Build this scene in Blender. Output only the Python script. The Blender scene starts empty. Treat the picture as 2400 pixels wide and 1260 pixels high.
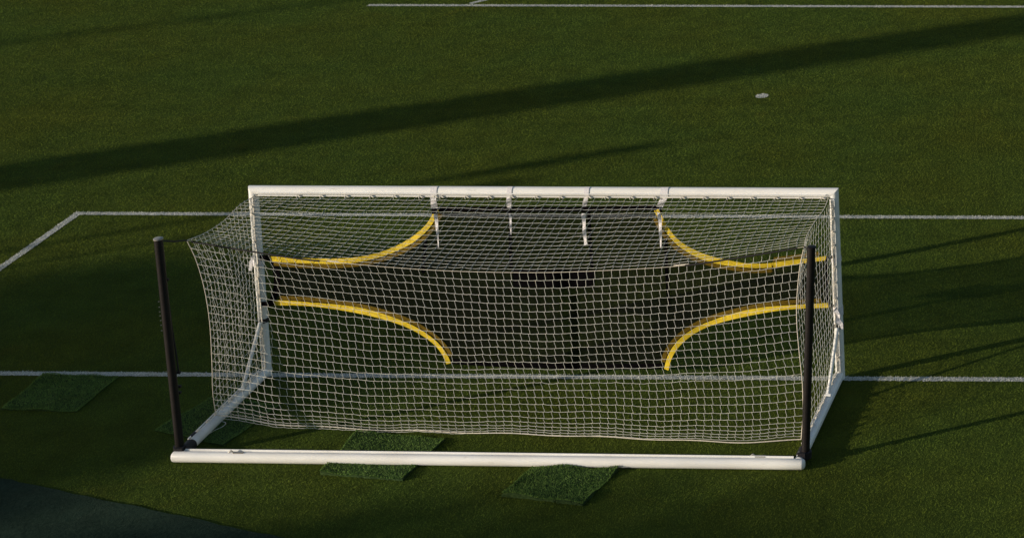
import bpy, bmesh, math, random
import numpy as np
from mathutils import Vector, Matrix
random.seed(7)
rng = np.random.default_rng(7)
SC = bpy.context.scene
COL = SC.collection

# ------------------------------------------------------------------ camera
cd = bpy.data.cameras.new('camera')
cam = bpy.data.objects.new('camera', cd)
COL.objects.link(cam)
CP = Vector((10.03543, -27.74514, 13.26879))
CR = Vector((0.99974780, 0.02208235, -0.00408771))
CU = Vector((0.00069504, 0.15150816, 0.98845576))
CF = Vector((-0.02244675, 0.98820931, -0.15145460))
FPX, PPX, PPY = 5394.4986, 3000.122, -739.893
cam.matrix_world = Matrix(((CR.x, CU.x, -CF.x, CP.x), (CR.y, CU.y, -CF.y, CP.y),
                           (CR.z, CU.z, -CF.z, CP.z), (0, 0, 0, 1)))
cd.sensor_fit = 'HORIZONTAL'
cd.sensor_width = 36.0
cd.lens = FPX * 36.0 / 2400.0
cd.shift_x = (1200 - PPX) / 2400.0
cd.shift_y = (PPY - 630) / 2400.0
cd.clip_start = 0.1
cd.clip_end = 2000
SC.camera = cam

# ------------------------------------------------------------------ sky, sun, exposure
SUN_AZ, SUN_EL = math.radians(28.7), math.radians(13.1)     # azimuth the light travels towards, from +x
W = bpy.data.worlds.new("World")
SC.world = W
W.use_nodes = True
nt = W.node_tree
bg = nt.nodes['Background']
sky = nt.nodes.new('ShaderNodeTexSky')
sky.sky_type = 'NISHITA'
sky.sun_disc = False
sky.sun_elevation = SUN_EL
sky.sun_rotation = math.atan2(-math.cos(SUN_AZ), -math.sin(SUN_AZ))
sky.altitude = 50
sky.air_density = 1.0
sky.dust_density = 1.0
sky.ozone_density = 1.0
nt.links.new(sky.outputs[0], bg.inputs[0])
bg.inputs[1].default_value = 0.105
sl = bpy.data.lights.new('sun', 'SUN')
sl.energy = 4.6
sl.angle = math.radians(0.53)
sl.color = (1.0, 0.875, 0.72)
so = bpy.data.objects.new('sun', sl)
COL.objects.link(so)
SD = Vector((math.cos(SUN_AZ) * math.cos(SUN_EL), math.sin(SUN_AZ) * math.cos(SUN_EL), -math.sin(SUN_EL)))
so.rotation_euler = SD.to_track_quat('-Z', 'Y').to_euler()
SC.view_settings.view_transform = 'Standard'
SC.view_settings.look = 'None'
SC.view_settings.gamma = 1.0
SC.view_settings.exposure = 0.0

# ------------------------------------------------------------------ helpers
def uv(u, v, z=0.0):
    """point from distance along (u) and across (v) the direction the sunlight travels"""
    c, s = math.cos(SUN_AZ), math.sin(SUN_AZ)
    return Vector((u * c - v * s, u * s + v * c, z))

def tag(o, label=None, cat=None, group=None, kind=None):
    if label: o['label'] = label
    if cat: o['category'] = cat
    if group: o['group'] = group
    if kind: o['kind'] = kind
    return o

def empty(name, loc, label, cat, group=None):
    o = bpy.data.objects.new(name, None)
    COL.objects.link(o)
    o.location = loc
    o.empty_display_size = 0.2
    return tag(o, label, cat, group)

def link_mesh(name, me, mat, parent=None, smooth=False):
    if mat and not me.materials: me.materials.append(mat)
    if smooth:
        me.polygons.foreach_set('use_smooth', [True] * len(me.polygons))
    o = bpy.data.objects.new(name, me)
    COL.objects.link(o)
    if parent:
        o.parent = parent
        o.matrix_parent_inverse = Matrix.Identity(4)
        pl = parent
        off = Vector((0, 0, 0))
        while pl is not None:
            off += pl.location; pl = pl.parent
        o.location = -off
    return o

class MB:
    """collects verts and faces in world coordinates"""
    def __init__(s): s.v = []; s.f = []
    def add(s, vs, fs):
        b = len(s.v); s.v += [tuple(p) for p in vs]; s.f += [tuple(b + i for i in f) for f in fs]
    def tube(s, pts, r, n=8, cap=True, prof=None, up=None):
        """sweep a profile (list of (a,b) offsets) or a circle along pts; r a number or list"""
        pts = [Vector(p) for p in pts]
        m = len(pts)
        if not hasattr(r, '__len__'): r = [r] * m
        rows = []
        ref = None
        for i, p in enumerate(pts):
            t = (pts[min(i + 1, m - 1)] - pts[max(i - 1, 0)]).normalized()
            if up is not None: a = Vector(up)
            elif ref is None: a = Vector((0, 0, 1)) if abs(t.z) < .9 else Vector((0, 1, 0))
            else: a = ref
            a = (a - t * a.dot(t)).normalized(); ref = a
            b = t.cross(a)
            if prof: rows.append([p + a * q[1] + b * q[0] for q in prof])
            else: rows.append([p + (a * math.cos(2 * math.pi * k / n) + b * math.sin(2 * math.pi * k / n)) * r[i] for k in range(n)])
        k = len(rows[0])
        vs = [q for row in rows for q in row]
        fs = []
        for i in range(m - 1):
            for j in range(k):
                fs.append((i * k + j, i * k + (j + 1) % k, (i + 1) * k + (j + 1) % k, (i + 1) * k + j))
        if cap:
            fs.append(tuple(range(k))[::-1]); fs.append(tuple((m - 1) * k + j for j in range(k)))
        s.add(vs, fs)
    def ribbon(s, pts, wvecs, th=0.003, nvec=(0, -1, 0)):
        """flat strap along pts; wvecs half-width vectors; given a thickness along nvec"""
        nv = Vector(nvec) * th
        vs = []; fs = []
        for p, w in zip(pts, wvecs):
            p = Vector(p); w = Vector(w)
            vs += [p - w, p + w, p + w + nv, p - w + nv]
        for i in range(len(pts) - 1):
            a = i * 4; b = a + 4
            for j in range(4):
                fs.append((a + j, a + (j + 1) % 4, b + (j + 1) % 4, b + j))
        e = (len(pts) - 1) * 4
        fs += [(3, 2, 1, 0), (e, e + 1, e + 2, e + 3)]
        s.add(vs, fs)
    def box(s, c, h, rz=0.0):
        M = Matrix.Rotation(rz, 3, 'Z'); c = Vector(c)
        vs = [c + M @ Vector((x * h[0], y * h[1], z * h[2])) for z in (-1, 1) for y in (-1, 1) for x in (-1, 1)]
        s.add(vs, [(0, 2, 3, 1), (4, 5, 7, 6), (0, 1, 5, 4), (2, 6, 7, 3), (0, 4, 6, 2), (1, 3, 7, 5)])
    def build(s, name, mat, parent=None, smooth=False):
        me = bpy.data.meshes.new(name)
        me.from_pydata(s.v, [], s.f)
        bm = bmesh.new(); bm.from_mesh(me)
        bmesh.ops.recalc_face_normals(bm, faces=bm.faces)
        bm.to_mesh(me); bm.free()
        o = link_mesh(name, me, mat, parent, smooth)
        if smooth:
            try: me.set_sharp_from_angle(angle=math.radians(40))
            except Exception: pass
        return o

def spline(pts, n):
    """Catmull-Rom resample of 3D points to n points, evenly spaced along its length"""
    P = np.array(pts, float)
    Q = np.vstack([2 * P[0] - P[1], P, 2 * P[-1] - P[-2]])
    out = []
    for i in range(1, len(Q) - 2):
        for t in np.linspace(0, 1, 24, endpoint=False):
            a, b, c, d = Q[i - 1], Q[i], Q[i + 1], Q[i + 2]
            out.append(.5 * ((2 * b) + (c - a) * t + (2 * a - 5 * b + 4 * c - d) * t * t + (3 * b - a - 3 * c + d) * t ** 3))
    out.append(P[-1])
    out = np.array(out)
    L = np.concatenate([[0], np.cumsum(np.linalg.norm(np.diff(out, axis=0), axis=1))])
    s = np.linspace(0, L[-1], n)
    return np.stack([np.interp(s, L, out[:, k]) for k in range(3)], 1)

def at_y(px, py, y):
    d = CF + CR * ((px - PPX) / FPX) - CU * ((py - PPY) / FPX)
    return CP + d * ((y - CP.y) / d.y)
def at_z(px, py, z=0.0):
    d = CF + CR * ((px - PPX) / FPX) - CU * ((py - PPY) / FPX)
    return CP + d * ((z - CP.z) / d.z)

# ------------------------------------------------------------------ materials
def nodes(name, rough=0.6, spec=0.5):
    m = bpy.data.materials.new(name); m.use_nodes = True
    t = m.node_tree; b = t.nodes['Principled BSDF']
    b.inputs['Roughness'].default_value = rough
    b.inputs['Specular IOR Level'].default_value = spec
    return m, t, b
def noise(t, scale, detail=3, rough=.55, vec=None, dist=0.0):
    n = t.nodes.new('ShaderNodeTexNoise')
    n.inputs['Scale'].default_value = scale; n.inputs['Detail'].default_value = detail
    n.inputs['Roughness'].default_value = rough; n.inputs['Distortion'].default_value = dist
    if vec is not None: t.links.new(vec, n.inputs['Vector'])
    return n
def ramp(t, src, stops):
    r = t.nodes.new('ShaderNodeValToRGB')
    els = r.color_ramp.elements
    while len(els) < len(stops): els.new(0.5)
    for e, (p, c) in zip(els, stops):
        e.position = p; e.color = (*c, 1) if len(c) == 3 else c
    t.links.new(src, r.inputs[0]); return r
def mix(t, fac, a, b, mode='MIX'):
    n = t.nodes.new('ShaderNodeMix'); n.data_type = 'RGBA'; n.blend_type = mode
    for sock, val in ((n.inputs[0], fac), (n.inputs[6], a), (n.inputs[7], b)):
        if isinstance(val, (int, float)): sock.default_value = val
        elif isinstance(val, tuple): sock.default_value = (*val, 1)
        else: t.links.new(val, sock)
    return n.outputs[2]
def bump(t, b, h, strength=.5, dist=.02):
    n = t.nodes.new('ShaderNodeBump')
    n.inputs['Strength'].default_value = strength; n.inputs['Distance'].default_value = dist
    t.links.new(h, n.inputs['Height']); t.links.new(n.outputs[0], b.inputs['Normal']); return n
def wpos(t):
    return t.nodes.new('ShaderNodeNewGeometry').outputs['Position']
def scaled(t, vec, s, rz=0.0):
    m = t.nodes.new('ShaderNodeMapping'); m.inputs['Scale'].default_value = s
    m.inputs['Rotation'].default_value = (0, 0, rz)
    t.links.new(vec, m.inputs['Vector']); return m.outputs[0]

def grass_mat(name, dark, mid, light, warm, fine=26, bumpd=.03):
    m, t, b = nodes(name, .9, .04)
    p = wpos(t)
    broad = noise(t, .35, 3, .5, p)
    med = noise(t, 2.2, 4, .6, p)
    fib = noise(t, fine, 5, .72, scaled(t, p, (1, .65, 1), .5))
    fib2 = noise(t, fine * 3.1, 3, .7, p)
    c = ramp(t, fib.outputs[0], [(.28, dark), (.5, mid), (.74, light)]).outputs[0]
    f = ramp(t, broad.outputs[0], [(.38, (0, 0, 0)), (.68, (1, 1, 1))]).outputs[0]
    c = mix(t, f, c, mix(t, 1.0, c, warm, 'MULTIPLY'))
    st = noise(t, 1.0, 4, .6, scaled(t, p, (.25, 1.6, 1), .25))
    c = mix(t, 1.0, c, ramp(t, st.outputs[0], [(.3, (.90, .92, .90)), (.7, (1.08, 1.06, 1.06))]).outputs[0], 'MULTIPLY')
    wn = noise(t, .8, 5, .68, p, .6)
    c = mix(t, ramp(t, wn.outputs[0], [(.60, (0, 0, 0)), (.74, (.55, .55, .55))]).outputs[0], c, mix(t, 1.0, c, (1.25, .93, .9), 'MULTIPLY'))
    g = ramp(t, med.outputs[0], [(.3, (.82, .82, .82)), (.7, (1.15, 1.15, 1.15))]).outputs[0]
    c = mix(t, 1.0, c, g, 'MULTIPLY')
    t.links.new(c, b.inputs['Base Color'])
    h = t.nodes.new('ShaderNodeMath'); h.operation = 'MULTIPLY_ADD'
    t.links.new(fib2.outputs[0], h.inputs[0]); h.inputs[1].default_value = .5
    t.links.new(fib.outputs[0], h.inputs[2])
    bump(t, b, h.outputs[0], .8, bumpd)
    return m
M_GRASS = grass_mat('pitch_turf', (.037, .061, .010), (.047, .075, .012), (.058, .088, .016), (1.18, .98, .8))
M_BLADE = grass_mat('grass_blade', (.084, .134, .020), (.104, .160, .024), (.122, .180, .030), (1.2, .98, .8), 9)
M_CARPET = grass_mat('surround_turf', (.012, .026, .017), (.021, .039, .026), (.034, .056, .038), (1.0, 1.0, 1.0), 34, .02)
M_MAT = grass_mat('mat_backing', (.022, .042, .016), (.038, .070, .026), (.058, .098, .036), (1.1, 1.0, .8), 38, .03)
M_PILE = grass_mat('mat_pile', (.088, .165, .042), (.142, .250, .066), (.225, .355, .105), (1.1, 1.0, .8), 14, .03)

def line_mat():
    m, t, b = nodes('line_paint', .8, .1)
    p = wpos(t)
    n1 = noise(t, 55, 4, .7, p); n2 = noise(t, 3.0, 3, .6, p)
    c = ramp(t, n1.outputs[0], [(.36, (.10, .13, .07)), (.5, (.50, .50, .46)), (.66, (.78, .77, .72))]).outputs[0]
    w = ramp(t, n2.outputs[0], [(.3, (.75, .76, .74)), (.65, (1, 1, 1))]).outputs[0]
    t.links.new(mix(t, 1.0, c, w, 'MULTIPLY'), b.inputs['Base Color'])
    bump(t, b, n1.outputs[0], .7, .02)
    return m
M_LINE = line_mat()

def paint_mat():
    m, t, b = nodes('white_powder_coat', .35, .4)
    p = wpos(t)
    n1 = noise(t, 3.0, 5, .65, scaled(t, p, (.5, 2, 2)))
    n2 = noise(t, 60, 3, .6, p)
    n3 = noise(t, 9, 4, .7, scaled(t, p, (.35, 1.5, 1.5)))
    c = ramp(t, n1.outputs[0], [(.35, (.74, .73, .69)), (.6, (.82, .82, .80))]).outputs[0]
    d = ramp(t, n3.outputs[0], [(.64, (0, 0, 0)), (.74, (.6, .6, .6))]).outputs[0]
    t.links.new(mix(t, d, c, (.50, .47, .41)), b.inputs['Base Color'])
    r = ramp(t, n1.outputs[0], [(.3, (.45, .45, .45)), (.7, (.3, .3, .3))])
    t.links.new(r.outputs[0], b.inputs['Roughness'])
    bump(t, b, n2.outputs[0], .06, .005)
    return m
M_PAINT = paint_mat()

def simple(name, col, rough=.6, spec=.4, var=.18, scale=30, bmp=.15, metal=0.0):
    m, t, b = nodes(name, rough, spec)
    b.inputs['Metallic'].default_value = metal
    n = noise(t, scale, 4, .6, wpos(t))
    lo = tuple(c * (1 - var) for c in col); hi = tuple(min(1, c * (1 + var)) for c in col)
    t.links.new(ramp(t, n.outputs[0], [(.3, lo), (.7, hi)]).outputs[0], b.inputs['Base Color'])
    if bmp: bump(t, b, n.outputs[0], bmp, .005)
    return m
M_WHITEBLADE = simple('painted_blade', (.60, .61, .56), .8, .1, .25, 40, 0)
M_POLE = simple('dark_painted_steel', (.011, .009, .009), .5, .25, .25, 14)
M_RUBBER = simple('black_rubber', (.012, .011, .014), .6, .3, .2, 30)
M_BUNGEE = simple('elastic_cord', (.022, .020, .020), .7, .3)
M_CORD = simple('net_cord', (.74, .73, .66), .8, .2, .10, 8, 0)
M_ROPE = simple('border_rope', (.66, .60, .50), .85, .2, .15, 20, .2)
M_STRAP = simple('white_webbing', (.70, .68, .70), .7, .3, .10, 60, .3)
M_BLACKSTRAP = simple('black_webbing', (.005, .0045, .005), 1.0, .0, .2, 60, .3)
M_YELLOW = simple('yellow_webbing', (.70, .51, .030), .65, .2, .14, 22, .4)
M_OLIVE = simple('yellow_mesh_backing', (.135, .088, .009), .9, .1, .35, 60, .3)
M_STEEL = simple('clip_steel', (.38, .36, .33), .4, .5, .15, 40, 0, .6)
M_CLIP = simple('clip_plastic', (.68, .64, .56), .5, .4, .15, 40, 0)
M_CONC = simple('grey_paint', (.30, .30, .29), .7, .3, .12, 3, .1)
M_BARK = simple('bark', (.10, .075, .05), .9, .1, .3, 6, .6)
M_LEAF = simple('leaf_green', (.06, .095, .03), .7, .2, .3, 2, 0)

def mesh_cloth(name, col, thru, scale=160):
    m, t, b = nodes(name, 1.0, .0)
    n = noise(t, 4, 3, .5, wpos(t))
    t.links.new(ramp(t, n.outputs[0], [(.3, tuple(c * .8 for c in col)), (.7, tuple(c * 1.2 for c in col))]).outputs[0], b.inputs['Base Color'])
    tr = t.nodes.new('ShaderNodeBsdfTransparent')
    mx = t.nodes.new('ShaderNodeMixShader'); mx.inputs[0].default_value = thru
    out = t.nodes['Material Output']
    t.links.new(b.outputs[0], mx.inputs[1]); t.links.new(tr.outputs[0], mx.inputs[2])
    t.links.new(mx.outputs[0], out.inputs[0])
    return m
M_SHEET = mesh_cloth('black_mesh_fabric', (.0065, .006, .006), .32)
M_SHEET3 = mesh_cloth('black_mesh_seam', (.004, .004, .0045), .6)
M_SHEET2 = mesh_cloth('black_mesh_double', (.004, .004, .0045), .12)

# ------------------------------------------------------------------ ground and markings
def ground():
    mb = MB()
    S = 900
    mb.add([(-S, -S, 0), (S, -S, 0), (S, S, 0), (-S, S, 0)], [(0, 1, 2, 3)])
    o = mb.build('pitch', M_GRASS)
    tag(o, kind='structure', label='mown green football pitch turf', cat='pitch')
ground()

def marking(name, a, b, w, z=.004, label='', jit=.006, seg=.025):
    a = Vector((*a, z)); b = Vector((*b, z))
    d = b - a; L = d.length; d.normalize(); nrm = Vector((-d.y, d.x, 0))
    n = max(2, int(L / seg)); vs = []; fs = []
    ja = rng.normal(0, jit, n + 1); jb = rng.normal(0, jit, n + 1)
    for i in range(n + 1):
        p = a + d * (L * i / n)
        vs += [p - nrm * (w / 2 + ja[i]), p + nrm * (w / 2 + jb[i])]
        if i: k = 2 * i; fs.append((k - 2, k, k + 1, k - 1))
    mb = MB(); mb.add(vs, fs)
    o = mb.build(name, M_LINE); tag(o, label=label, cat='line', kind='structure'); return o
marking('goal_line', (-30, 0), (30, 0), .115, label='white goal line')
marking('goal_area_line', (-9.22, 5.44), (30, 5.44), .115, label='white front line of the goal area')
marking('goal_area_side_line', (-9.16, .0605), (-9.16, 5.381), .115, label='white side line of the goal area')
marking('penalty_area_line', (-9.27, 16.44), (30, 16.44), .125, label='white front line of the penalty area')
def arc():
    vs = []; fs = []; n = 160; R = 9.15
    a0 = math.atan2(5.57, -7.26); a1 = math.radians(100)
    for i in range(n + 1):
        a = a0 + (a1 - a0) * i / n
        for r in (R - .06 + rng.normal(0, .006), R + .06 + rng.normal(0, .006)):
            vs.append((r * math.cos(a), 11 + r * math.sin(a), .004))
        if i: k = 2 * i; fs.append((k - 2, k, k + 1, k - 1))
    mb = MB(); mb.add(vs, fs); o = mb.build('penalty_arc_line', M_LINE)
    tag(o, label='white penalty arc line', cat='line', kind='structure')
arc()
def spot():
    vs = [(0, 11, .004)]; n = 40
    for i in range(n):
        a = 2 * math.pi * i / n; r = .115 * (1 + rng.normal(0, .04))
        vs.append((r * math.cos(a) + .0, 11 + r * math.sin(a), .004))
    mb = MB(); mb.add(vs, [(0, i + 1, (i + 1) % n + 1) for i in range(n)])
    tag(mb.build('penalty_spot', M_LINE), label='white penalty spot', cat='line', kind='structure')
spot()

# darker bluish turf carpet laid over the run-off in the near left corner
def carpet():
    e = [at_z(*p) for p in ((-700, 985), (-300, 1058), (0, 1121), (80, 1140), (220, 1170), (400, 1207), (520, 1233), (640, 1258), (900, 1312), (1300, 1400))]
    e = spline([tuple(p) for p in e], 90)
    vs = []; fs = []
    for i, p in enumerate(e):
        j = rng.normal(0, .008)
        top = Vector((p[0], p[1] + j, .020 + .0015 * math.sin(i * .7) + abs(rng.normal(0, .0015))))
        vs += [(top.x, top.y, .001), tuple(top), (top.x - .15, top.y - .5, .018), (top.x - 2.0, top.y - 6, .018)]
        if i:
            a = 4 * (i - 1); b = 4 * i
            for k in range(3): fs.append((a + k, a + k + 1, b + k + 1, b + k))
    mb = MB(); mb.add(vs, fs)
    global CARPET
    CARPET = tag(mb.build('turf_surround', M_CARPET), label='bluish green turf carpet along the near edge', cat='ground', kind='structure')
_c = carpet()

MATS = {
 'a': [(835, 1016), (1042, 1033), (942, 1127), (750, 1112)],
 'b': [(1247, 1101), (1450, 1102), (1366, 1185), (1176, 1163)],
 'c': [(102, 878), (278, 884), (179, 966), (4, 960)],
 'd': [(497, 932), (655, 952), (522, 1046), (362, 1009)]}
def blade_mesh(name, x, y, z0, h, w, lean):
    """one upright triangle per grass blade"""
    n = len(x)
    a = rng.uniform(0, 2 * math.pi, n)
    dx, dy = np.cos(a) * w / 2, np.sin(a) * w / 2
    lx = rng.normal(0, lean, n) + .004; ly = rng.normal(0, lean, n)
    V = np.empty((n, 3, 3), np.float32)
    V[:, 0] = np.stack([x - dx, y - dy, z0], 1)
    V[:, 1] = np.stack([x + dx, y + dy, z0], 1)
    V[:, 2] = np.stack([x + lx, y + ly, z0 + h], 1)
    me = bpy.data.meshes.new(name)
    me.vertices.add(3 * n); me.vertices.foreach_set('co', V.ravel())
    me.loops.add(3 * n); me.loops.foreach_set('vertex_index', np.arange(3 * n, dtype=np.int32))
    me.polygons.add(n); me.polygons.foreach_set('loop_start', np.arange(0, 3 * n, 3, dtype=np.int32))
    me.update(calc_edges=True)
    return me
def inside(x, y, poly):
    r = np.ones(len(x), bool); k = len(poly)
    for i in range(k):
        a, b = poly[i], poly[(i + 1) % k]
        r &= ((b[0] - a[0]) * (y - a[1]) - (b[1] - a[1]) * (x - a[0])) < 0
    return r
def field():
    # the part of the pitch in view and a margin round it
    n = int(15.5 * 24.5 * 5200 * 1.35)
    y = rng.uniform(-6, 18.5, n)
    x0 = -7.5 - (y + 6) * .50; x1 = 8.2 - (y + 6) * .02
    x = rng.uniform(-20, 9, n)
    k = (x > x0) & (x < x1)
    # thinner with distance, where blades are too small to see
    k &= rng.random(n) < np.interp(y, [-6, 2, 18], [.9, .85, .7])
    for yy, hw in ((0, .056), (5.44, .056), (16.44, .06)):
        k &= ~((np.abs(y - yy) < hw) & ((x > -9.27) | (yy == 0)))
    k &= ~((np.abs(x + 9.16) < .056) & (y > 0) & (y < 5.4))
    rr = np.hypot(x, y - 11); k &= ~((np.abs(rr - 9.15) < .06) & (y > 16.4)) & (rr > .11)
    for P in MATS.values():
        k &= ~inside(x, y, [tuple(at_z(*p))[:2] for p in P])
    e0, e1 = at_z(0, 1122), at_z(640, 1260)
    k &= ((e1.x - e0.x) * (y - e0.y) - (e1.y - e0.y) * (x - e0.x)) > 0
    x, y = x[k], y[k]
    m = len(x)
    h = rng.uniform(.010, .019, m); w = rng.uniform(.003, .006, m) * np.interp(y, [-6, 18], [1, 1.35])
    me = blade_mesh('grass', x, y, np.zeros(m), h, w, .009)
    o = link_mesh('grass', me, M_BLADE)
    tag(o, 'short green grass blades standing over the whole pitch', 'grass', None, 'stuff')
field()
def carpet_pile():
    e0, e1 = at_z(0, 1122), at_z(640, 1260)
    n = 60000; x = rng.uniform(-8, -1.2, n); y = rng.uniform(-5, -2.3, n)
    k = ((e1.x - e0.x) * (y - e0.y) - (e1.y - e0.y) * (x - e0.x)) < -.01
    x, y = x[k], y[k]; m = len(x)
    o = link_mesh('carpet_pile', blade_mesh('carpet_pile', x, y, np.full(m, .015), rng.uniform(.008, .016, m), rng.uniform(.003, .006, m), .006), M_CARPET, CARPET)
    tag(o, kind='stuff')
carpet_pile()
def line_blades(name, par, x, y):
    m = len(x)
    o = link_mesh('painted_grass', blade_mesh('painted_grass', x, y, np.full(m, .003), rng.uniform(.010, .022, m), rng.uniform(.004, .009, m), .007), M_WHITEBLADE, bpy.data.objects[par])
    tag(o, kind='stuff')
def strip_pts(xa, xb, yy, hw, dens):
    n = int((xb - xa) * 2 * hw * dens); return rng.uniform(xa, xb, n), yy + rng.uniform(-hw, hw, n)
line_blades('', 'goal_line', *strip_pts(-11, 9, 0, .062, 2600))
line_blades('', 'goal_area_line', *strip_pts(-9.22, 9, 5.44, .062, 2600))
line_blades('', 'penalty_area_line', *strip_pts(-9.27, 9, 16.44, .065, 2200))
_y, _x = strip_pts(0, 5.4, -9.16, .062, 2600); line_blades('', 'goal_area_side_line', _x, _y)
_a = rng.uniform(0, 6.283, 130); _r = .115 * np.sqrt(rng.random(130)); line_blades('', 'penalty_spot', _r * np.cos(_a), 11 + _r * np.sin(_a))

# ------------------------------------------------------------------ loose turf mats
def turf_mat(px, label, hgt=.024, blades=11000, seed=1, wav=.012):
    r = np.random.default_rng(seed)
    c = [np.array(at_z(*p, .0)) for p in px]       # far-left, far-right, near-right, near-left
    n = 36; m = 36
    def P(s, tt):
        q = (1 - tt) * ((1 - s) * c[0] + s * c[1]) + tt * ((1 - s) * c[3] + s * c[2])
        return q
    cen = sum(c) / 4
    root = empty('turf_mat', (cen[0], cen[1], 0), label, 'turf mat', 'loose pieces of artificial turf')
    ph = r.uniform(0, 6, 6)
    def hh(s, tt):
        ed = min(s, 1 - s, tt, 1 - tt)
        return hgt + wav * (math.sin(5 * s + ph[0]) + math.sin(6.5 * tt + ph[1]) + .6 * math.sin(9 * (s + tt) + ph[2])) * .5 + (0.012 * math.exp(-ed * 18) * (math.sin(11 * s + 8 * tt + ph[3]) + .6))
    vs = []; fs = []
    ej = r.normal(0, .006, (n + 1, m + 1, 2))
    top = {}
    for i in range(n + 1):
        for j in range(m + 1):
            s, tt = i / n, j / m
            q = P(s, tt)
            edge = i in (0, n) or j in (0, m)
            z = max(.010, hh(s, tt)) * (.6 if edge else 1)
            q = q + np.array([ej[i, j, 0], ej[i, j, 1], 0]) * (1 if edge else .3)
            top[i, j] = len(vs); vs.append((q[0], q[1], z))
    for i in range(n):
        for j in range(m):
            fs.append((top[i, j], top[i, j + 1], top[i + 1, j + 1], top[i + 1, j]))
    ring = [(i, 0) for i in range(n)] + [(n, j) for j in range(m)] + [(i, m) for i in range(n, 0, -1)] + [(0, j) for j in range(m, 0, -1)]
    b0 = len(vs)
    for k in ring:
        v = vs[top[k]]; vs.append((v[0], v[1], .003))
    L = len(ring)
    for k in range(L):
        fs.append((top[ring[k]], top[ring[(k + 1) % L]], b0 + (k + 1) % L, b0 + k))
    mb = MB(); mb.add(vs, fs)
    mb.build('backing', M_MAT, root, True)
    # pile: short fibres standing on the backing
    vs = []; fs = []
    for _ in range(blades):
        s, tt = r.random(), r.random()
        if r.random() < .12:
            w = r.integers(4); e = r.random() * .012
            if w == 0: s = e
            elif w == 1: s = 1 - e
            elif w == 2: tt = e
            else: tt = 1 - e
        q = P(s, tt); z = max(.012, hh(s, tt)) - .004
        a = r.uniform(0, 6.283); h = r.uniform(.010, .024); wd = r.uniform(.0025, .005)
        dx, dy = math.cos(a) * wd, math.sin(a) * wd
        lx, ly = r.normal(0, .008), r.normal(0, .008)
        k = len(vs)
        vs += [(q[0] - dx, q[1] - dy, z), (q[0] + dx, q[1] + dy, z), (q[0] + lx, q[1] + ly, z + h)]
        fs.append((k, k + 1, k + 2))
    me = bpy.data.meshes.new('pile'); me.from_pydata(vs, [], fs)
    tag(link_mesh('pile', me, M_PILE, root), kind='stuff')
turf_mat([(835, 1016), (1042, 1033), (942, 1127), (750, 1112)], 'green turf mat lying under the middle of the near white ground bar', seed=2)
turf_mat([(1247, 1101), (1450, 1102), (1366, 1185), (1176, 1163)], 'bumpy bright green turf mat sticking out on the near side of the ground bar', .030, seed=3, wav=.022)
turf_mat([(102, 878), (278, 884), (179, 966), (4, 960)], 'dim turf mat lying in shade against the goal line left of the goal', .012, seed=4, wav=.006)
turf_mat([(497, 932), (655, 952), (522, 1046), (362, 1009)], 'dark turf mat running under the left side bar of the goal', .013, seed=5, wav=.006)

# ------------------------------------------------------------------ goal
GOAL = empty('football_goal', (0, 0, 0), 'white portable football goal with netting, ground bars and two black rear net poles', 'football goal')
def rounded(w, h, r, n=6):
    out = []
    for cx, cy, a0 in ((w / 2 - r, h / 2 - r, 0), (-w / 2 + r, h / 2 - r, 90), (-w / 2 + r, -h / 2 + r, 180), (w / 2 - r, -h / 2 + r, 270)):
        for k in range(n + 1):
            a = math.radians(a0 + 90 * k / n); out.append((cx + r * math.cos(a), cy + r * math.sin(a)))
    return out
ROUND = rounded(.116, .116, .054)
X0, HB = 3.72, 2.50
def bar(name, a, b, up, prof=ROUND, mat=None, mitre=None, capr=0):
    """straight bar with optional mitred ends: mitre = (vec at a, vec at b) added per unit of profile 'up' offset"""
    mb = MB()
    a = Vector(a); b = Vector(b); t = (b - a).normalized(); upv = Vector(up); side = t.cross(upv)
    n = 24; rows = []
    for i in range(n + 1):
        f = i / n; row = []
        for q in prof:
            p = a.lerp(b, f) + side * q[0] + upv * q[1]
            if mitre:
                if i == 0: p += t * (mitre[0] * q[1])
                if i == n: p += t * (mitre[1] * q[1])
            row.append(p)
        rows.append(row)
    if capr:
        for i, f, q in ((0, -capr, .62), (-1, capr, .62)):
            c = a if i == 0 else b
            e = [c + (p - c) * q + t * f for p in rows[i]]; e2 = [c + (p - c) * .9 + t * f * .55 for p in rows[i]]
            if i == 0: rows = [e, e2] + rows
            else: rows = rows + [e2, e]
        n += 4
    k = len(prof)
    vs = [p for row in rows for p in row]; fs = []
    for i in range(n):
        for j in range(k): fs.append((i * k + j, i * k + (j + 1) % k, (i + 1) * k + (j + 1) % k, (i + 1) * k + j))
    fs += [tuple(range(k))[::-1], tuple(n * k + j for j in range(k))]
    mb.add(vs, fs)
    return mb.build(name, mat or M_PAINT, GOAL, True)
bar('crossbar', (-X0, 0, HB), (X0, 0, HB), (0, 0, 1), mitre=(-1, 1))
for s in (-1, 1):
    # post: outward is 'up' of its profile, mitred under the crossbar
    bar('goalpost', (s * X0, 0, .001), (s * X0, 0, HB - .001), (s, 0, 0), mitre=(0, 1))
    bar('side_bar', (s * X0, -.061, .062), (s * X0, -2.28 - (.05 if s > 0 else 0), .062), (0, 0, 1))
bar('back_bar', (-X0 - .05, -2.30, .064), (X0 + .05, -2.38, .064), (0, 0, 1), prof=rounded(.125, .125, .058), capr=.03)
mb = MB(); mb.add([], [])
mb.tube([(-X0 + .06, -2.246, .120), (X0 - .06, -2.326, .120)], 0, prof=rounded(.012, .034, .003, 2), up=(0, 0, 1))
mb.build('back_ledge', M_PAINT, GOAL)
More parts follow.
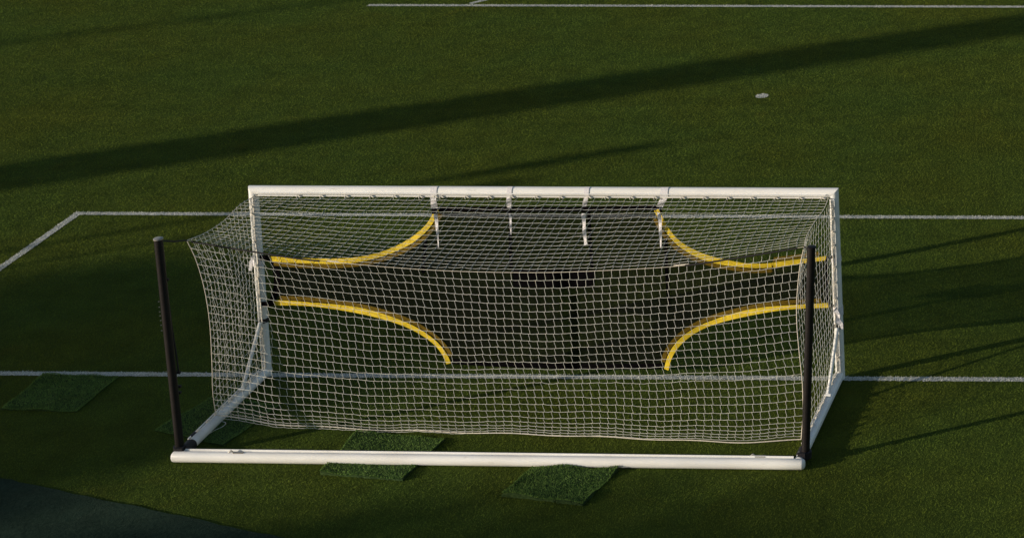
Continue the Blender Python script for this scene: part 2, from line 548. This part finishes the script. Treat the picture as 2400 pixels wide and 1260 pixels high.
# net rail behind the crossbar and posts
RAIL = rounded(.028, .030, .006, 2)
def rail(a, b):
    mb = MB()
    for off in (-.017, .017):
        d = (Vector(b) - Vector(a)).normalized()
        w = d.cross(Vector((0, 1, 0)))
        mb.tube([Vector(a) + w * off, Vector(b) + w * off], 0, prof=rounded(.010, .022, .003, 2), up=(0, 1, 0))
    mb.build('net_rail', M_PAINT, GOAL)
rail((-X0 + .09, -.068, 2.475), (X0 - .09, -.068, 2.475))
for s in (-1, 1):
    rail((s * X0, -.068, .13), (s * X0, -.068, 2.42))
    for off, hz in ((-.044, .022), (-.010, .016)):
        mb = MB(); mb.tube([(s * X0 + off, -.12, .122), (s * X0 + off, -1.98, .122)], 0, prof=rounded(.009, hz, .003, 2), up=(0, 0, 1))
        mb.build('net_rail', M_PAINT, GOAL)
# net clips
def clip_mesh():
    mb = MB()
    mb.box((0, -.010, 0), (.016, .012, .010))
    mb.tube([(.012, -.018, -.004), (.034, -.026, -.010), (.052, -.018, -.012)], [.007, .006, .004], 6)
    mb.tube([(-.012, -.016, .006), (-.012, -.034, -.010), (-.004, -.034, -.026)], .0045, 6)
    o = mb.build('net_clip', M_CLIP); me = o.data; bpy.data.objects.remove(o); return me
CLIP = clip_mesh()
def clip(loc, rot=(0, 0, 0)):
    o = bpy.data.objects.new('net_clip', CLIP); COL.objects.link(o)
    o.parent = GOAL; o.location = loc; o.rotation_euler = rot
for px in (700, 755, 813, 871, 926, 986, 1021, 1035, 1094, 1148, 1200, 1258, 1315, 1381, 1422, 1480, 1536, 1600, 1652, 1707, 1764, 1819, 1876, 1928):
    clip((at_y(px, 453, -.07).x, -.078, 2.462))
for s in (-1, 1):
    for z in (.30, .62, 1.12, 1.36, 1.52, 1.83, 2.02, 2.2, 2.33):
        clip((s * X0 + rng.normal(0, .006), -.078, z + rng.normal(0, .02)), (0, s * 1.57, 0))
    for y in (-.25, -.45, -.95, -1.15, -1.35, -1.55, -1.8):
        clip((s * X0 - .02 * 1, y, .128), (-1.2, 0, 1.57))
# braces with clamps
for s, zt, yb in ((-1, .75, -.66), (1, .72, -.72)):
    mb = MB(); mb.tube([(s * X0, -.085, zt), (s * X0, yb, .13)], .023, 12)
    b = mb.build('brace', M_PAINT, GOAL, True)
    mb = MB(); mb.tube([(s * X0, 0, zt - .02), (s * X0, 0, zt + .035)], 0, prof=rounded(.132, .132, .058), up=(0, 1, 0))
    mb.build('clamp', M_RUBBER, b)
    mb = MB(); mb.tube([(s * X0 - .04, yb - .02, .132), (s * X0 + .04, yb - .02, .132)], .02, 10)
    mb.build('hinge', M_PAINT, b, True)
# rear poles
PT = {-1: (-3.808, -2.2, 2.745), 1: (3.932, -2.2, 2.68)}
PB = {-1: (-3.752, -2.2, .10), 1: (3.775, -2.22, .10)}
for s in (-1, 1):
    a, b = Vector(PB[s]), Vector(PT[s])
    mb = MB(); mb.tube([a.lerp(b, t) for t in np.linspace(0, 1, 12)], .049, 20)
    p = mb.build('net_pole', M_POLE, GOAL, True)
    mb = MB(); d = (b - a).normalized()
    mb.tube([b - d * .004, b + d * .008, b + d * .014], [.055, .055, .046], 20)
    mb.build('pole_cap', M_POLE if s > 0 else M_STEEL, p, True)
    mb = MB(); mb.tube([a - d * .03, a + d * .05, a + d * .055], [.072, .072, .06], 18)
    mb.box((a.x - .03 * s, a.y - .07, .125), (.045, .02, .035))
    mb.build('socket', M_RUBBER, p, True)
    # screw specks and eyelets up the pole
    for z in ((1.55, 1.62, 1.68, 1.74, 1.79, 1.85, 1.92) if s < 0 else (1.22, .62)):
        q = a.lerp(b, z / 2.7)
        mb = MB(); mb.tube([q + Vector((-.046, -.03, 0)), q + Vector((-.060, -.036, 0))], .006, 6)
        mb.build('rivet', M_STEEL, p)
    # rubber sleeve round the side bar at the foot of the pole, and bolts
    y = -2.08 if s < 0 else -2.12
    mb = MB(); mb.tube([(s * X0, y - .10, .062), (s * X0, y - .085, .062), (s * X0, y + .075, .062), (s * X0, y + .09, .062)], 0, prof=rounded(.136, .136, .062), up=(0, 0, 1))
    mb.build('rubber_sleeve', M_RUBBER, GOAL, True)
    mb = MB(); mb.box((s * X0 - .035, -1.86, .125), (.022, .05, .008)); mb.build('rubber_pad', M_RUBBER, GOAL)
    mb = MB()
    xh = -3.08 if s < 0 else 3.17
    mb.tube([(xh - .03, -2.31, .127), (xh, -2.31, .150), (xh + .03, -2.31, .127)], .010, 8)
    mb.box((xh + .09, -2.315, .128), (.06, .018, .006))
    mb.build('anchor_ring', M_STEEL, GOAL, True)
    mb = MB(); mb.tube([(s * (X0 - .01), -2.25, .122), (s * (X0 - .01), -2.25, .15)], .02, 8); mb.build('corner_bolt', M_STEEL, GOAL)

# ------------------------------------------------------------------ net
RC = .0023
class NetBuf:
    def __init__(s): s.v = []; s.f = []; s.k = 0
    def seg(s, a, b, r):
        d = b - a; L = np.linalg.norm(d)
        if L < 1e-6: return
        d = d / L
        h = np.array([0, 0, 1.]) if abs(d[2]) < .9 else np.array([0, 1., 0])
        u = np.cross(d, h); u /= np.linalg.norm(u); w = np.cross(d, u)
        a = a - d * r * .5; b = b + d * r * .5
        k = s.k
        s.v += [a + u * r, a + w * r, a - u * r, a - w * r, b + u * r, b + w * r, b - u * r, b - w * r]
        s.f += [(k, k + 1, k + 5, k + 4), (k + 1, k + 2, k + 6, k + 5), (k + 2, k + 3, k + 7, k + 6), (k + 3, k, k + 4, k + 7)]
        s.k += 8
    def path(s, P, r):
        for i in range(len(P) - 1): s.seg(P[i], P[i + 1], r)
    def build(s, name, mat, parent):
        me = bpy.data.meshes.new(name); me.from_pydata([tuple(map(float, p)) for p in s.v], [], s.f)
        return link_mesh(name, me, mat, parent, True)
net = NetBuf()
def coons(A, B, C, D, us, vs):
    """A bottom curve(u) v=0, B top curve(u) v=1, C left curve(v), D right curve(v) as dense arrays"""
    def ev(K, t):
        x = np.linspace(0, 1, len(K)); return np.stack([np.interp(t, x, K[:, i]) for i in range(3)], -1)
    a = ev(A, us)[:, None]; b = ev(B, us)[:, None]; c = ev(C, vs)[None]; d = ev(D, vs)[None]
    U = us[:, None, None]; V = vs[None, :, None]
    return (1 - V) * a + V * b + (1 - U) * c + U * d - ((1 - U) * (1 - V) * A[0] + U * (1 - V) * A[-1] + (1 - U) * V * B[0] + U * V * B[-1])
def weave(G, jog, jit=.003):
    """G[i,j] crossings; i along the width, j along the drop. Verticals slant and jog along each row cord"""
    n, m = G.shape[:2]
    G = G.copy()
    J = rng.normal(0, jit, G.shape); J[0] = J[-1] = 0; J[:, 0] = J[:, -1] = 0
    G += J
    ii, jj = np.meshgrid(np.arange(n), np.arange(m), indexing='ij')
    E = (np.sin(np.pi * ii / (n - 1)) * np.sin(np.pi * jj / (m - 1))) ** .5
    for k in range(3):
        for _ in range(4):
            G[..., k] += E * rng.normal(0, .0055) * np.sin(ii * rng.uniform(.1, .45) + jj * rng.uniform(-.5, .5) + rng.uniform(0, 6))
    for j in range(1, m - 1):
        for i in range(n - 1):
            a, b = G[i, j], G[i + 1, j]
            mid = (a + b) / 2 + np.array([0, 0, -.003]) + rng.normal(0, .0015, 3)
            net.path([a, mid, b], RC)
    for i in range(1, n - 1):
        for j in range(m - 1):
            a, b = G[i, j], G[i, j + 1]
            ta = (G[i + 1, j] - G[i - 1, j]) / 2; tb = (G[i + 1, j + 1] - G[i - 1, j + 1]) / 2
            p0 = a + ta * jog * (1 if j > 0 else 0); p1 = b - tb * jog * (1 if j < m - 2 else 0)
            q0 = p0 * .72 + p1 * .28 + ta * jog * .25; q1 = p0 * .28 + p1 * .72 - tb * jog * .25
            net.path([p0, q0, q1, p1], RC)
    return G
NX = 74
yb = -1.8
tl = np.array([-3.665, -.075, 2.452]); trr = np.array([3.665, -.075, 2.452])
cl = np.array(at_y(438, 563, -1.8)); cr = np.array(at_y(1885, 578, -1.8))
A = spline([tl, (-1.2, -.075, 2.45), (1.2, -.075, 2.45), trr], 200)                                  # along the crossbar
Bk = spline([cl] + [tuple(at_y(*p)) for p in ((590, 588, -1.85), (745, 610, -1.87), (1000, 632, -1.87), (1250, 638.5, -1.87), (1450, 632, -1.87), (1600, 622, -1.86), (1750, 600, -1.83))] + [cr], 200)
Ls = spline([tl, tuple(at_y(563, 480, -.45)), tuple(at_y(525, 517, -.9)), tuple(at_y(480, 546, -1.35)), cl], 80)
Rs = spline([trr, tuple(at_y(1931, 490, -.45)), tuple(at_y(1908, 522, -.9)), tuple(at_y(1890, 555, -1.4)), cr], 80)
us = np.linspace(0, 1, NX + 1)
top = weave(coons(A, Bk, Ls, Rs, us, np.linspace(0, 1, 19)), .075)
# back panel
bl = np.array(at_z(508, 984, .05)); br = np.array(at_z(1878, 1027, .04))
bot = spline([bl] + [tuple(at_z(*p, .035)) for p in ((600, 993), (700, 999.5), (1000, 1008), (1300, 1017), (1500, 1025), (1700, 1033), (1800, 1032))] + [br], 200)
bot[:, 2] = np.interp(np.linspace(0, 1, 200), [0, .1, .3, 1], [.12, .06, .025, .025]) + .008 * np.sin(np.linspace(0, 40, 200))
Lv = spline([cl] + [tuple(at_y(x, y, -1.8 + .38 * ((y - 563) / 420))) for x, y in ((460, 610), (480, 680), (492, 760), (497, 850), (499, 920))] + [bl], 120)
Rv = spline([cr] + [tuple(at_y(x, y, -1.8 + .05 * ((y - 578) / 450))) for x, y in ((1875, 625), (1868, 700), (1868, 760), (1874, 830), (1881, 900), (1882, 970))] + [br], 120)
# the lowest rows curl forward on to the turf before the border rope
sp = np.concatenate([np.ones(19), [.92, .8, .62, .5, .42, .38, .34]])
vs = np.concatenate([[0], np.cumsum(sp)]) / sp.sum()
Gb = coons(Bk, bot, Lv, Rv, us, vs)
# gentle billow
U, V = np.meshgrid(us, vs, indexing='ij')
env = np.sin(np.pi * U) * np.sin(np.pi * np.clip(V, 0, 1))
Gb[..., 1] += env * (.05 * np.sin(3.1 * U * 2 + 1.0 + 2 * V) - .03)
Gb[..., 2] += env * .012 * np.sin(9 * U + 4 * V)
back = weave(Gb, -.085)
# side panels
def side_panel(Ltop, Lback, foot, post_x):
    P = np.array([[post_x, -.078, z] for z in np.linspace(2.452, .14, 100)])
    G = coons(Ltop, foot, P, Lback, np.linspace(0, 1, 17), np.linspace(0, 1, 24))
    return weave(G, .07)
fl = spline([(-3.70, -.078, .14), (-3.715, -.5, .128), (-3.715, -1.0, .128), tuple(bl)], 60)
fr = spline([(3.70, -.078, .14), (3.70, -.6, .128), (3.70, -1.2, .128), tuple(br)], 60)
side_panel(Ls, Lv, fl, -3.695)
side_panel(Rs, Rv, fr, 3.695)
NET = net.build('net', M_CORD, GOAL)
rope = MB()
for K, r in ((A, .005), (Ls, .0045), (Rs, .0045), (Bk, .0036), (Lv, .005), (Rv, .0065), (fl, .006), (fr, .006)):
    rope.tube(K[::3].tolist() + [K[-1].tolist()], r, 6)
bw = bot.copy(); bw[:, 2] = np.maximum(bw[:, 2], .012)
rope.tube(bw[::2].tolist() + [bw[-1].tolist()], .0066, 6)
for s in (-1, 1):
    rope.tube([(s * 3.695 + .004 * math.sin(9 * z), -.082, z) for z in np.linspace(2.45, .14, 60)], .006, 6)
rope.build('border_rope', M_ROPE, NET, True)
# loose tail at the near left foot of the net
tl_ = MB()
tl_.tube([tuple(p) for p in spline([bl, at_z(529, 990, .03), at_z(520, 1000, .02), at_z(506, 1006, .02), at_z(492, 1014, .02), at_z(478, 1021, .03)], 24)], .0045, 6)
tl_.build('tie_cord', M_CORD, NET, True)
# elastic cords: pole tops to net corners and along the back edge
for s, c in ((-1, cl), (1, cr)):
    mb = MB()
    a = Vector(PT[s]) + Vector((-s * .03, .02, -.03)); c3 = Vector(c)
    mb.tube([a, a.lerp(c3, .5) + Vector((0, 0, -.012)), c3], .009, 6)
    mb.build('elastic_cord', M_BUNGEE, GOAL, True)
mb = MB(); mb.tube([(p[0], p[1] - .035, p[2] + .010) for p in Bk[2:46:2]], .011, 6); mb.build('elastic_cord', M_BUNGEE, GOAL, True)
mb = MB(); mb.tube([(p[0], p[1] - .035, p[2] + .010) for p in Bk[161:199:2]], .011, 6); mb.build('elastic_cord', M_BUNGEE, GOAL, True)
for i0, i1 in ((46, 50), (157, 162)):
    mb = MB(); mb.tube([Bk[i] + np.array([0, 0, .01]) for i in range(i0, i1 + 1)], [.004] + [.008] * (i1 - i0 - 1) + [.004], 6)
    mb.build('knot', M_ROPE, GOAL, True)
# cord hanging beside the left pole
mb = MB()
mb.tube([tuple(p) for p in spline([tuple(at_y(*p)) for p in ((380, 562, -2.16), (386, 620, -2.14), (393, 690, -2.13), (402, 760, -2.13), (413, 830, -2.14), (419, 874, -2.14))], 30)], .010, 6)
for p in ((391, 655), (418, 872), (420, 905), (420, 919)):
    q = at_y(*p, -2.14); mb.box(q, (.022, .015, .014))
mb.build('hanging_cord', M_BUNGEE, GOAL, True)

# ------------------------------------------------------------------ shooting target sheet
TGT = empty('shooting_target', (0, 0, 1.2), 'black mesh target sheet with four yellow curved edges strapped inside the white goal frame', 'target sheet')
def yb_(x, z): return .012 * math.sin(5.1 * x + 2.2 * z) * math.sin(3.3 * z + x) + .035 * math.sin(1.3 * x + .6) * math.sin(2.2 * z)
def onsheet(px, py, dy=0.0):
    p = at_y(px, py, 0.0); p = at_y(px, py, yb_(p.x, p.z) + dy); return p
CUR = {
 'tl': [(636, 604), (700, 609), (760, 612), (810, 611), (850, 606), (890, 597), (930, 582), (965, 563), (995, 538), (1012, 515), (1021, 492)],
 'tr': [(1540, 490), (1551, 512), (1567, 540), (1590, 567), (1620, 588), (1655, 604), (1695, 614), (1750, 621), (1800, 621), (1860, 615), (1937, 605)],
 'bl': [(640, 710), (700, 711), (760, 715), (820, 722), (870, 731), (920, 744), (965, 761), (1005, 785), (1030, 808), (1045, 830), (1053, 850)],
 'br': [(1942, 713), (1880, 715), (1820, 720), (1760, 729), (1710, 741), (1660, 759), (1620, 780), (1590, 805), (1570, 835), (1561, 866)],
}
CEN = Vector((.05, 0, 1.28))
def dense(key, n=60):
    K = [at_y(x, y, 0.0) for x, y in CUR[key]]
    return spline([tuple(p) for p in K], n)
DC = {k: dense(k) for k in CUR}
def sheet():
    xs = np.linspace(-3.56, 3.60, 200)
    T = np.vstack([DC['tl'], [[p.x, 0, p.z] for p in (at_y(1150, 489, 0), at_y(1290, 489.5, 0), at_y(1420, 488.5, 0))], DC['tr']])
    Bm = np.vstack([DC['bl'], [[p.x, 0, p.z] for p in (at_y(1130, 856, 0), at_y(1220, 860, 0), at_y(1320, 863, 0), at_y(1450, 863, 0), at_y(1530, 862, 0))], DC['br'][::-1]])
    T = T[np.argsort(T[:, 0])]; Bm = Bm[np.argsort(Bm[:, 0])]
    zt = np.interp(xs, T[:, 0], T[:, 2]); zb = np.interp(xs, Bm[:, 0], Bm[:, 2])
    m = 14; vs = []; fs = []
    for i, x in enumerate(xs):
        for j in range(m + 1):
            z = zb[i] + (zt[i] - zb[i]) * j / m
            xx = x
            if i < 6: xx = x + .06 * (1 - i / 6) * math.sin(math.pi * j / m)
            vs.append((xx, yb_(x, z), z))
    for i in range(len(xs) - 1):
        for j in range(m):
            a = i * (m + 1) + j; fs.append((a, a + 1, a + m + 2, a + m + 1))
    mb = MB(); mb.add(vs, fs)
    mb.build('sheet', M_SHEET, TGT, True)
sheet()
def band(K, inner, w, mat, name, parent, dy, label=None):
    """flat band following curve K; offset 'inner' metres towards the sheet's inside"""
    n = len(K); pts = []; wv = []
    for i in range(n):
        t = Vector(K[min(i + 1, n - 1)] - K[max(i - 1, 0)]).normalized()
        nr = Vector((-t.z, 0, t.x))
        if nr.dot(CEN - Vector(K[i])) < 0: nr = -nr
        p = Vector(K[i]) + nr * inner
        p.y = yb_(p.x, p.z) + dy
        pts.append(p); wv.append(nr * (w / 2) * (.98 + .14 * math.sin(i * .21 + len(name)) * math.sin(i * .07)) + Vector((0, .11 * w * math.sin(i * .17 + K[0][0]), 0)))
    mb = MB(); mb.ribbon(pts, wv, .004, (0, -1, 0))
    return mb.build(name, mat, parent)
for k in ('tl', 'tr', 'bl', 'br'):
    e = band(DC[k], .0, .068, M_YELLOW, 'edge_band', TGT, -.006)
    band(DC[k][2:-2] if k != 'tl' else DC[k][1:-1], .068, .052, M_OLIVE, 'edge_backing', e, -.004)
def hem(pts, w, name='hem', vert=False, mat=None):
    P = [onsheet(*p, -.003) for p in pts]
    mb = MB(); mb.ribbon(P, [Vector((w / 2, 0, 0)) if vert else Vector((0, 0, w / 2))] * len(P), .004); return mb.build(name, mat or M_BLACKSTRAP, TGT)
hem([(1022, 489), (1150, 490), (1290, 490.5), (1420, 489.5), (1541, 487)], .065)
hem([(1060, 846), (1130, 851), (1220, 855), (1320, 858), (1450, 858), (1555, 857)], .07)
hem([(640, 606), (645, 625), (650, 650), (648, 680), (638, 706)], .085, vert=True)
hem([(1938, 606), (1938, 640), (1939, 680), (1942, 713)], .035, vert=True)
for x0, pts in ((1195, [(1195, 495), (1196, 560), (1198, 628)]), (1382, [(1380, 495), (1383, 560), (1388, 628)]), (1565, [(1560, 560), (1563, 640), (1568, 720)]), (1000, [(998, 560), (994, 600), (992, 640)])):
    hem(pts, .045, 'webbing', True, M_SHEET2)
hem([(1343, 690), (1346, 780), (1350, 860)], .09, 'webbing', True, M_SHEET3)
# solid pocket in the middle
pk = [onsheet(*p, -.012) for p in ((1200, 632), (1395, 632), (1393, 674), (1203, 672))]
mb = MB(); mb.add([tuple(p) for p in pk] + [(p.x, p.y + .006, p.z) for p in pk], [(0, 1, 2, 3), (7, 6, 5, 4), (0, 4, 5, 1), (1, 5, 6, 2), (2, 6, 7, 3), (3, 7, 4, 0)])
mb.build('pocket', M_BLACKSTRAP, TGT)
# white straps over the crossbar, with hanging tails
def strap(xt, xb, tail, wtop=.085, twist=0.0):
    x1 = at_y(xt, 446, -.065).x; x2 = at_y(xb, 492, 0).x
    mb = MB()
    pts = []; wv = []
    # loop round the crossbar
    for a in np.linspace(-150, 100, 14):
        r = .0655
        pts.append(Vector((x1, -r * math.cos(math.radians(a)) , HB + r * math.sin(math.radians(a)))) if a < 100 else None)
        wv.append(Vector((wtop / 2, 0, 0)))
    pts = [p for p in pts if p is not None]; wv = wv[:len(pts)]
    mb.ribbon(pts, wv, .004, (0, -.4, .4))
    z0 = HB - .05; zb = onsheet(xb, 489).z
    drop = []; dw = []
    for t in np.linspace(0, 1, 6):
        drop.append(Vector((x1 * (1 - t) + x2 * t, -.068 * (1 - t) - .012, z0 * (1 - t) + zb * t)))
        dw.append(Vector((math.cos(twist * t), .3 * math.sin(6 * t + xt), 0)).normalized() * (wtop / 2) * (1 - .12 * t))
    mb.ribbon(drop, dw, .004)
    s = mb.build('strap', M_STRAP, TGT)
    mb = MB(); mb.box((x2, -.02, zb - .01), (wtop * .42, .010, .035)); mb.build('buckle', M_BLACKSTRAP, s)
    P = spline([tuple(onsheet(*p, -.035)) for p in tail[0]], 14)
    mb = MB(); mb.ribbon([Vector(p) for p in P], [Vector((w / 2, .3 * w * math.sin(i), 0)) for i, w in enumerate(np.interp(np.linspace(0, 1, 14), np.linspace(0, 1, len(tail[1])), tail[1]))], .003)
    mb.build('strap_tail', M_STRAP, s)
strap(1015, 1020, ([(1020, 497), (1023, 520), (1025, 540), (1028, 580)], (.03, .05, .02, .012)))
strap(1193, 1194, ([(1195, 500), (1197, 520), (1197, 535), (1198, 550)], (.025, .03, .022, .006)), .065)
strap(1374, 1369, ([(1367, 500), (1369, 525), (1370, 550), (1374, 575)], (.042, .045, .04, .05)), .06)
strap(1556, 1545, ([(1544, 498), (1547, 520), (1548, 545), (1549, 581)], (.04, .045, .03, .018)), .095, .5)
# side straps round the posts
def wrap(s, z, h, mat, name, parent):
    mb = MB(); mb.tube([(s * X0, 0, z - h / 2), (s * X0, 0, z + h / 2)], 0, prof=rounded(.128, .128, .057), up=(0, 1, 0), cap=False)
    return mb.build(name, mat, parent, True)
w = wrap(-1, 1.545, .11, M_STRAP, 'strap', TGT)
mb = MB(); P = [at_y(*p, -.09) for p in ((594, 598), (589, 612), (587, 634))]; mb.ribbon(P, [Vector((.018, .01, 0)), Vector((.022, 0, 0)), Vector((.02, 0, 0))], .004); mb.build('strap_tail', M_STRAP, w)
def tie(pts, wz, s=None):
    mb = MB(); P = [Vector(p) for p in pts]; mb.ribbon(P, [Vector((0, 0, wz / 2))] * len(P), .005); return mb.build('black_strap', M_BLACKSTRAP, TGT)
tie([at_y(609, 603, -.055), at_y(622, 604, -.062), at_y(640, 606, -.01)], .075)
tie([at_y(612, 712, -.055), at_y(624, 712, -.062), at_y(642, 710, -.01)], .065)
tie([at_y(1936, 605, -.01), at_y(1948, 602, -.05), at_y(1956, 600, -.062)], .04)
tie([at_y(1940, 714, -.01), at_y(1952, 716, -.05), at_y(1958, 717, -.062)], .03)
w = wrap(1, 1.62, .06, M_STRAP, 'strap', TGT)
w = wrap(1, .93, .12, M_STRAP, 'strap', TGT)
mb = MB()
P = [at_y(*p, -.095) for p in ((1961, 717), (1957, 726), (1966, 738), (1962, 750), (1972, 760), (1974, 770))]
mb.ribbon(P, [Vector((.012, 0, .01)), Vector((.026, .01, .012)), Vector((.022, -.02, .012)), Vector((.027, .02, .01)), Vector((.022, 0, .012)), Vector((.012, 0, .0))], .005)
mb.build('strap_tail', M_STRAP, w)

# ------------------------------------------------------------------ what throws the shade: masts and trees beside the pitch, outside the picture
T_EL = math.tan(SUN_EL)
def mast(u, v, h, r0, r1, label, name='floodlight_mast', head=True, box=None):
    p = uv(u, v)
    root = empty(name, p, label, 'floodlight mast' if head else 'pole')
    mb = MB(); mb.tube([(p.x, p.y, z) for z in np.linspace(0, h, 10)], list(np.linspace(r0, r1, 10)), 20)
    mb.build('pole', M_CONC, root, True)
    mb = MB(); mb.tube([(p.x, p.y, 0.001), (p.x, p.y, .25)], [r0 * 1.6, r0 * 1.6], 20); mb.build('foot', M_CONC, root, True)
    if box:
        mb = MB(); mb.box((p.x, p.y, h + box[0] / 2), (.12, box[1], box[0] / 2), SUN_AZ); mb.build('box', M_CONC, root)
    if head:
        for k in (-1, 0, 1):
            mb = MB(); c = uv(u + .8, v + k * 1.5); mb.box((c.x, c.y, h + .6), (.35, .6, .5), SUN_AZ); mb.build('lamp', M_STEEL, root)
mast(-46, 11.45, 28, .70, .66, 'thick grey floodlight mast beside the pitch whose broad shadow crosses the turf')
mast(-30, 8.05, 30 * T_EL, .065, .06, 'thin grey pole beside the pitch carrying a tall narrow box at its top', 'box_pole', False, (.75, .17))
mast(-26, 7.35, 25.5 * T_EL, .04, .04, 'very thin grey pole beside the pitch carrying a small box at its top', 'box_pole', False, (.30, .22))
mast(-60, 19.5, 24, .10, .09, 'slender plain grey pole far beside the pitch', 'thin_pole', False)
def tree(u, v, zc, hv, hh, hu, label, n=3600, seed=3, lobes=16):
    r = np.random.default_rng(seed)
    p = uv(u, v)
    root = empty('broad_tree', p, label, 'tree', 'trees beside the pitch')
    mb = MB(); mb.tube([(p.x, p.y, 0), (p.x + .1, p.y, zc * .5), (p.x, p.y + .1, zc - hh * .3)], [.4, .3, .2], 12)
    for k in range(6):
        a = k * 1.05; q = uv(u + hu * .6 * math.cos(a), v + hv * .6 * math.sin(a), zc)
        mb.tube([(p.x, p.y, zc - hh * 1.2), tuple(q)], [.16, .06], 8)
    mb.build('trunk', M_BARK, root, True)
    vs = []; fs = []
    for _ in range(n):
        d = r.normal(size=3); d /= np.linalg.norm(d); d *= r.random() ** .4
        q = np.array(uv(u + d[0] * hu, v + d[1] * hv, zc + d[2] * hh)); s = r.uniform(.18, .42)
        a = r.normal(size=3); a /= np.linalg.norm(a); b = np.cross(a, r.normal(size=3)); b /= np.linalg.norm(b)
        k = len(vs); vs += [q - a * s, q - b * s * .6, q + a * s, q + b * s * .6]; fs.append((k, k + 1, k + 2, k + 3))
    me = bpy.data.meshes.new('crown'); me.from_pydata([tuple(map(float, x)) for x in vs], [], fs)
    link_mesh('crown', me, M_LEAF, root)
tree(-70, 3.2, (70 - 0.5) * T_EL - 2.2, 4.2, 2.2, 4.0, 'broad flat-topped tree beside the pitch shading the left end of the goal line', n=4600, seed=11)
tree(-70, -6.2, (70 + 2.4) * T_EL - 4.0, 5.6, 4.0, 4.5, 'tall round tree beside the pitch shading the near edge of the turf', n=5200, seed=12)
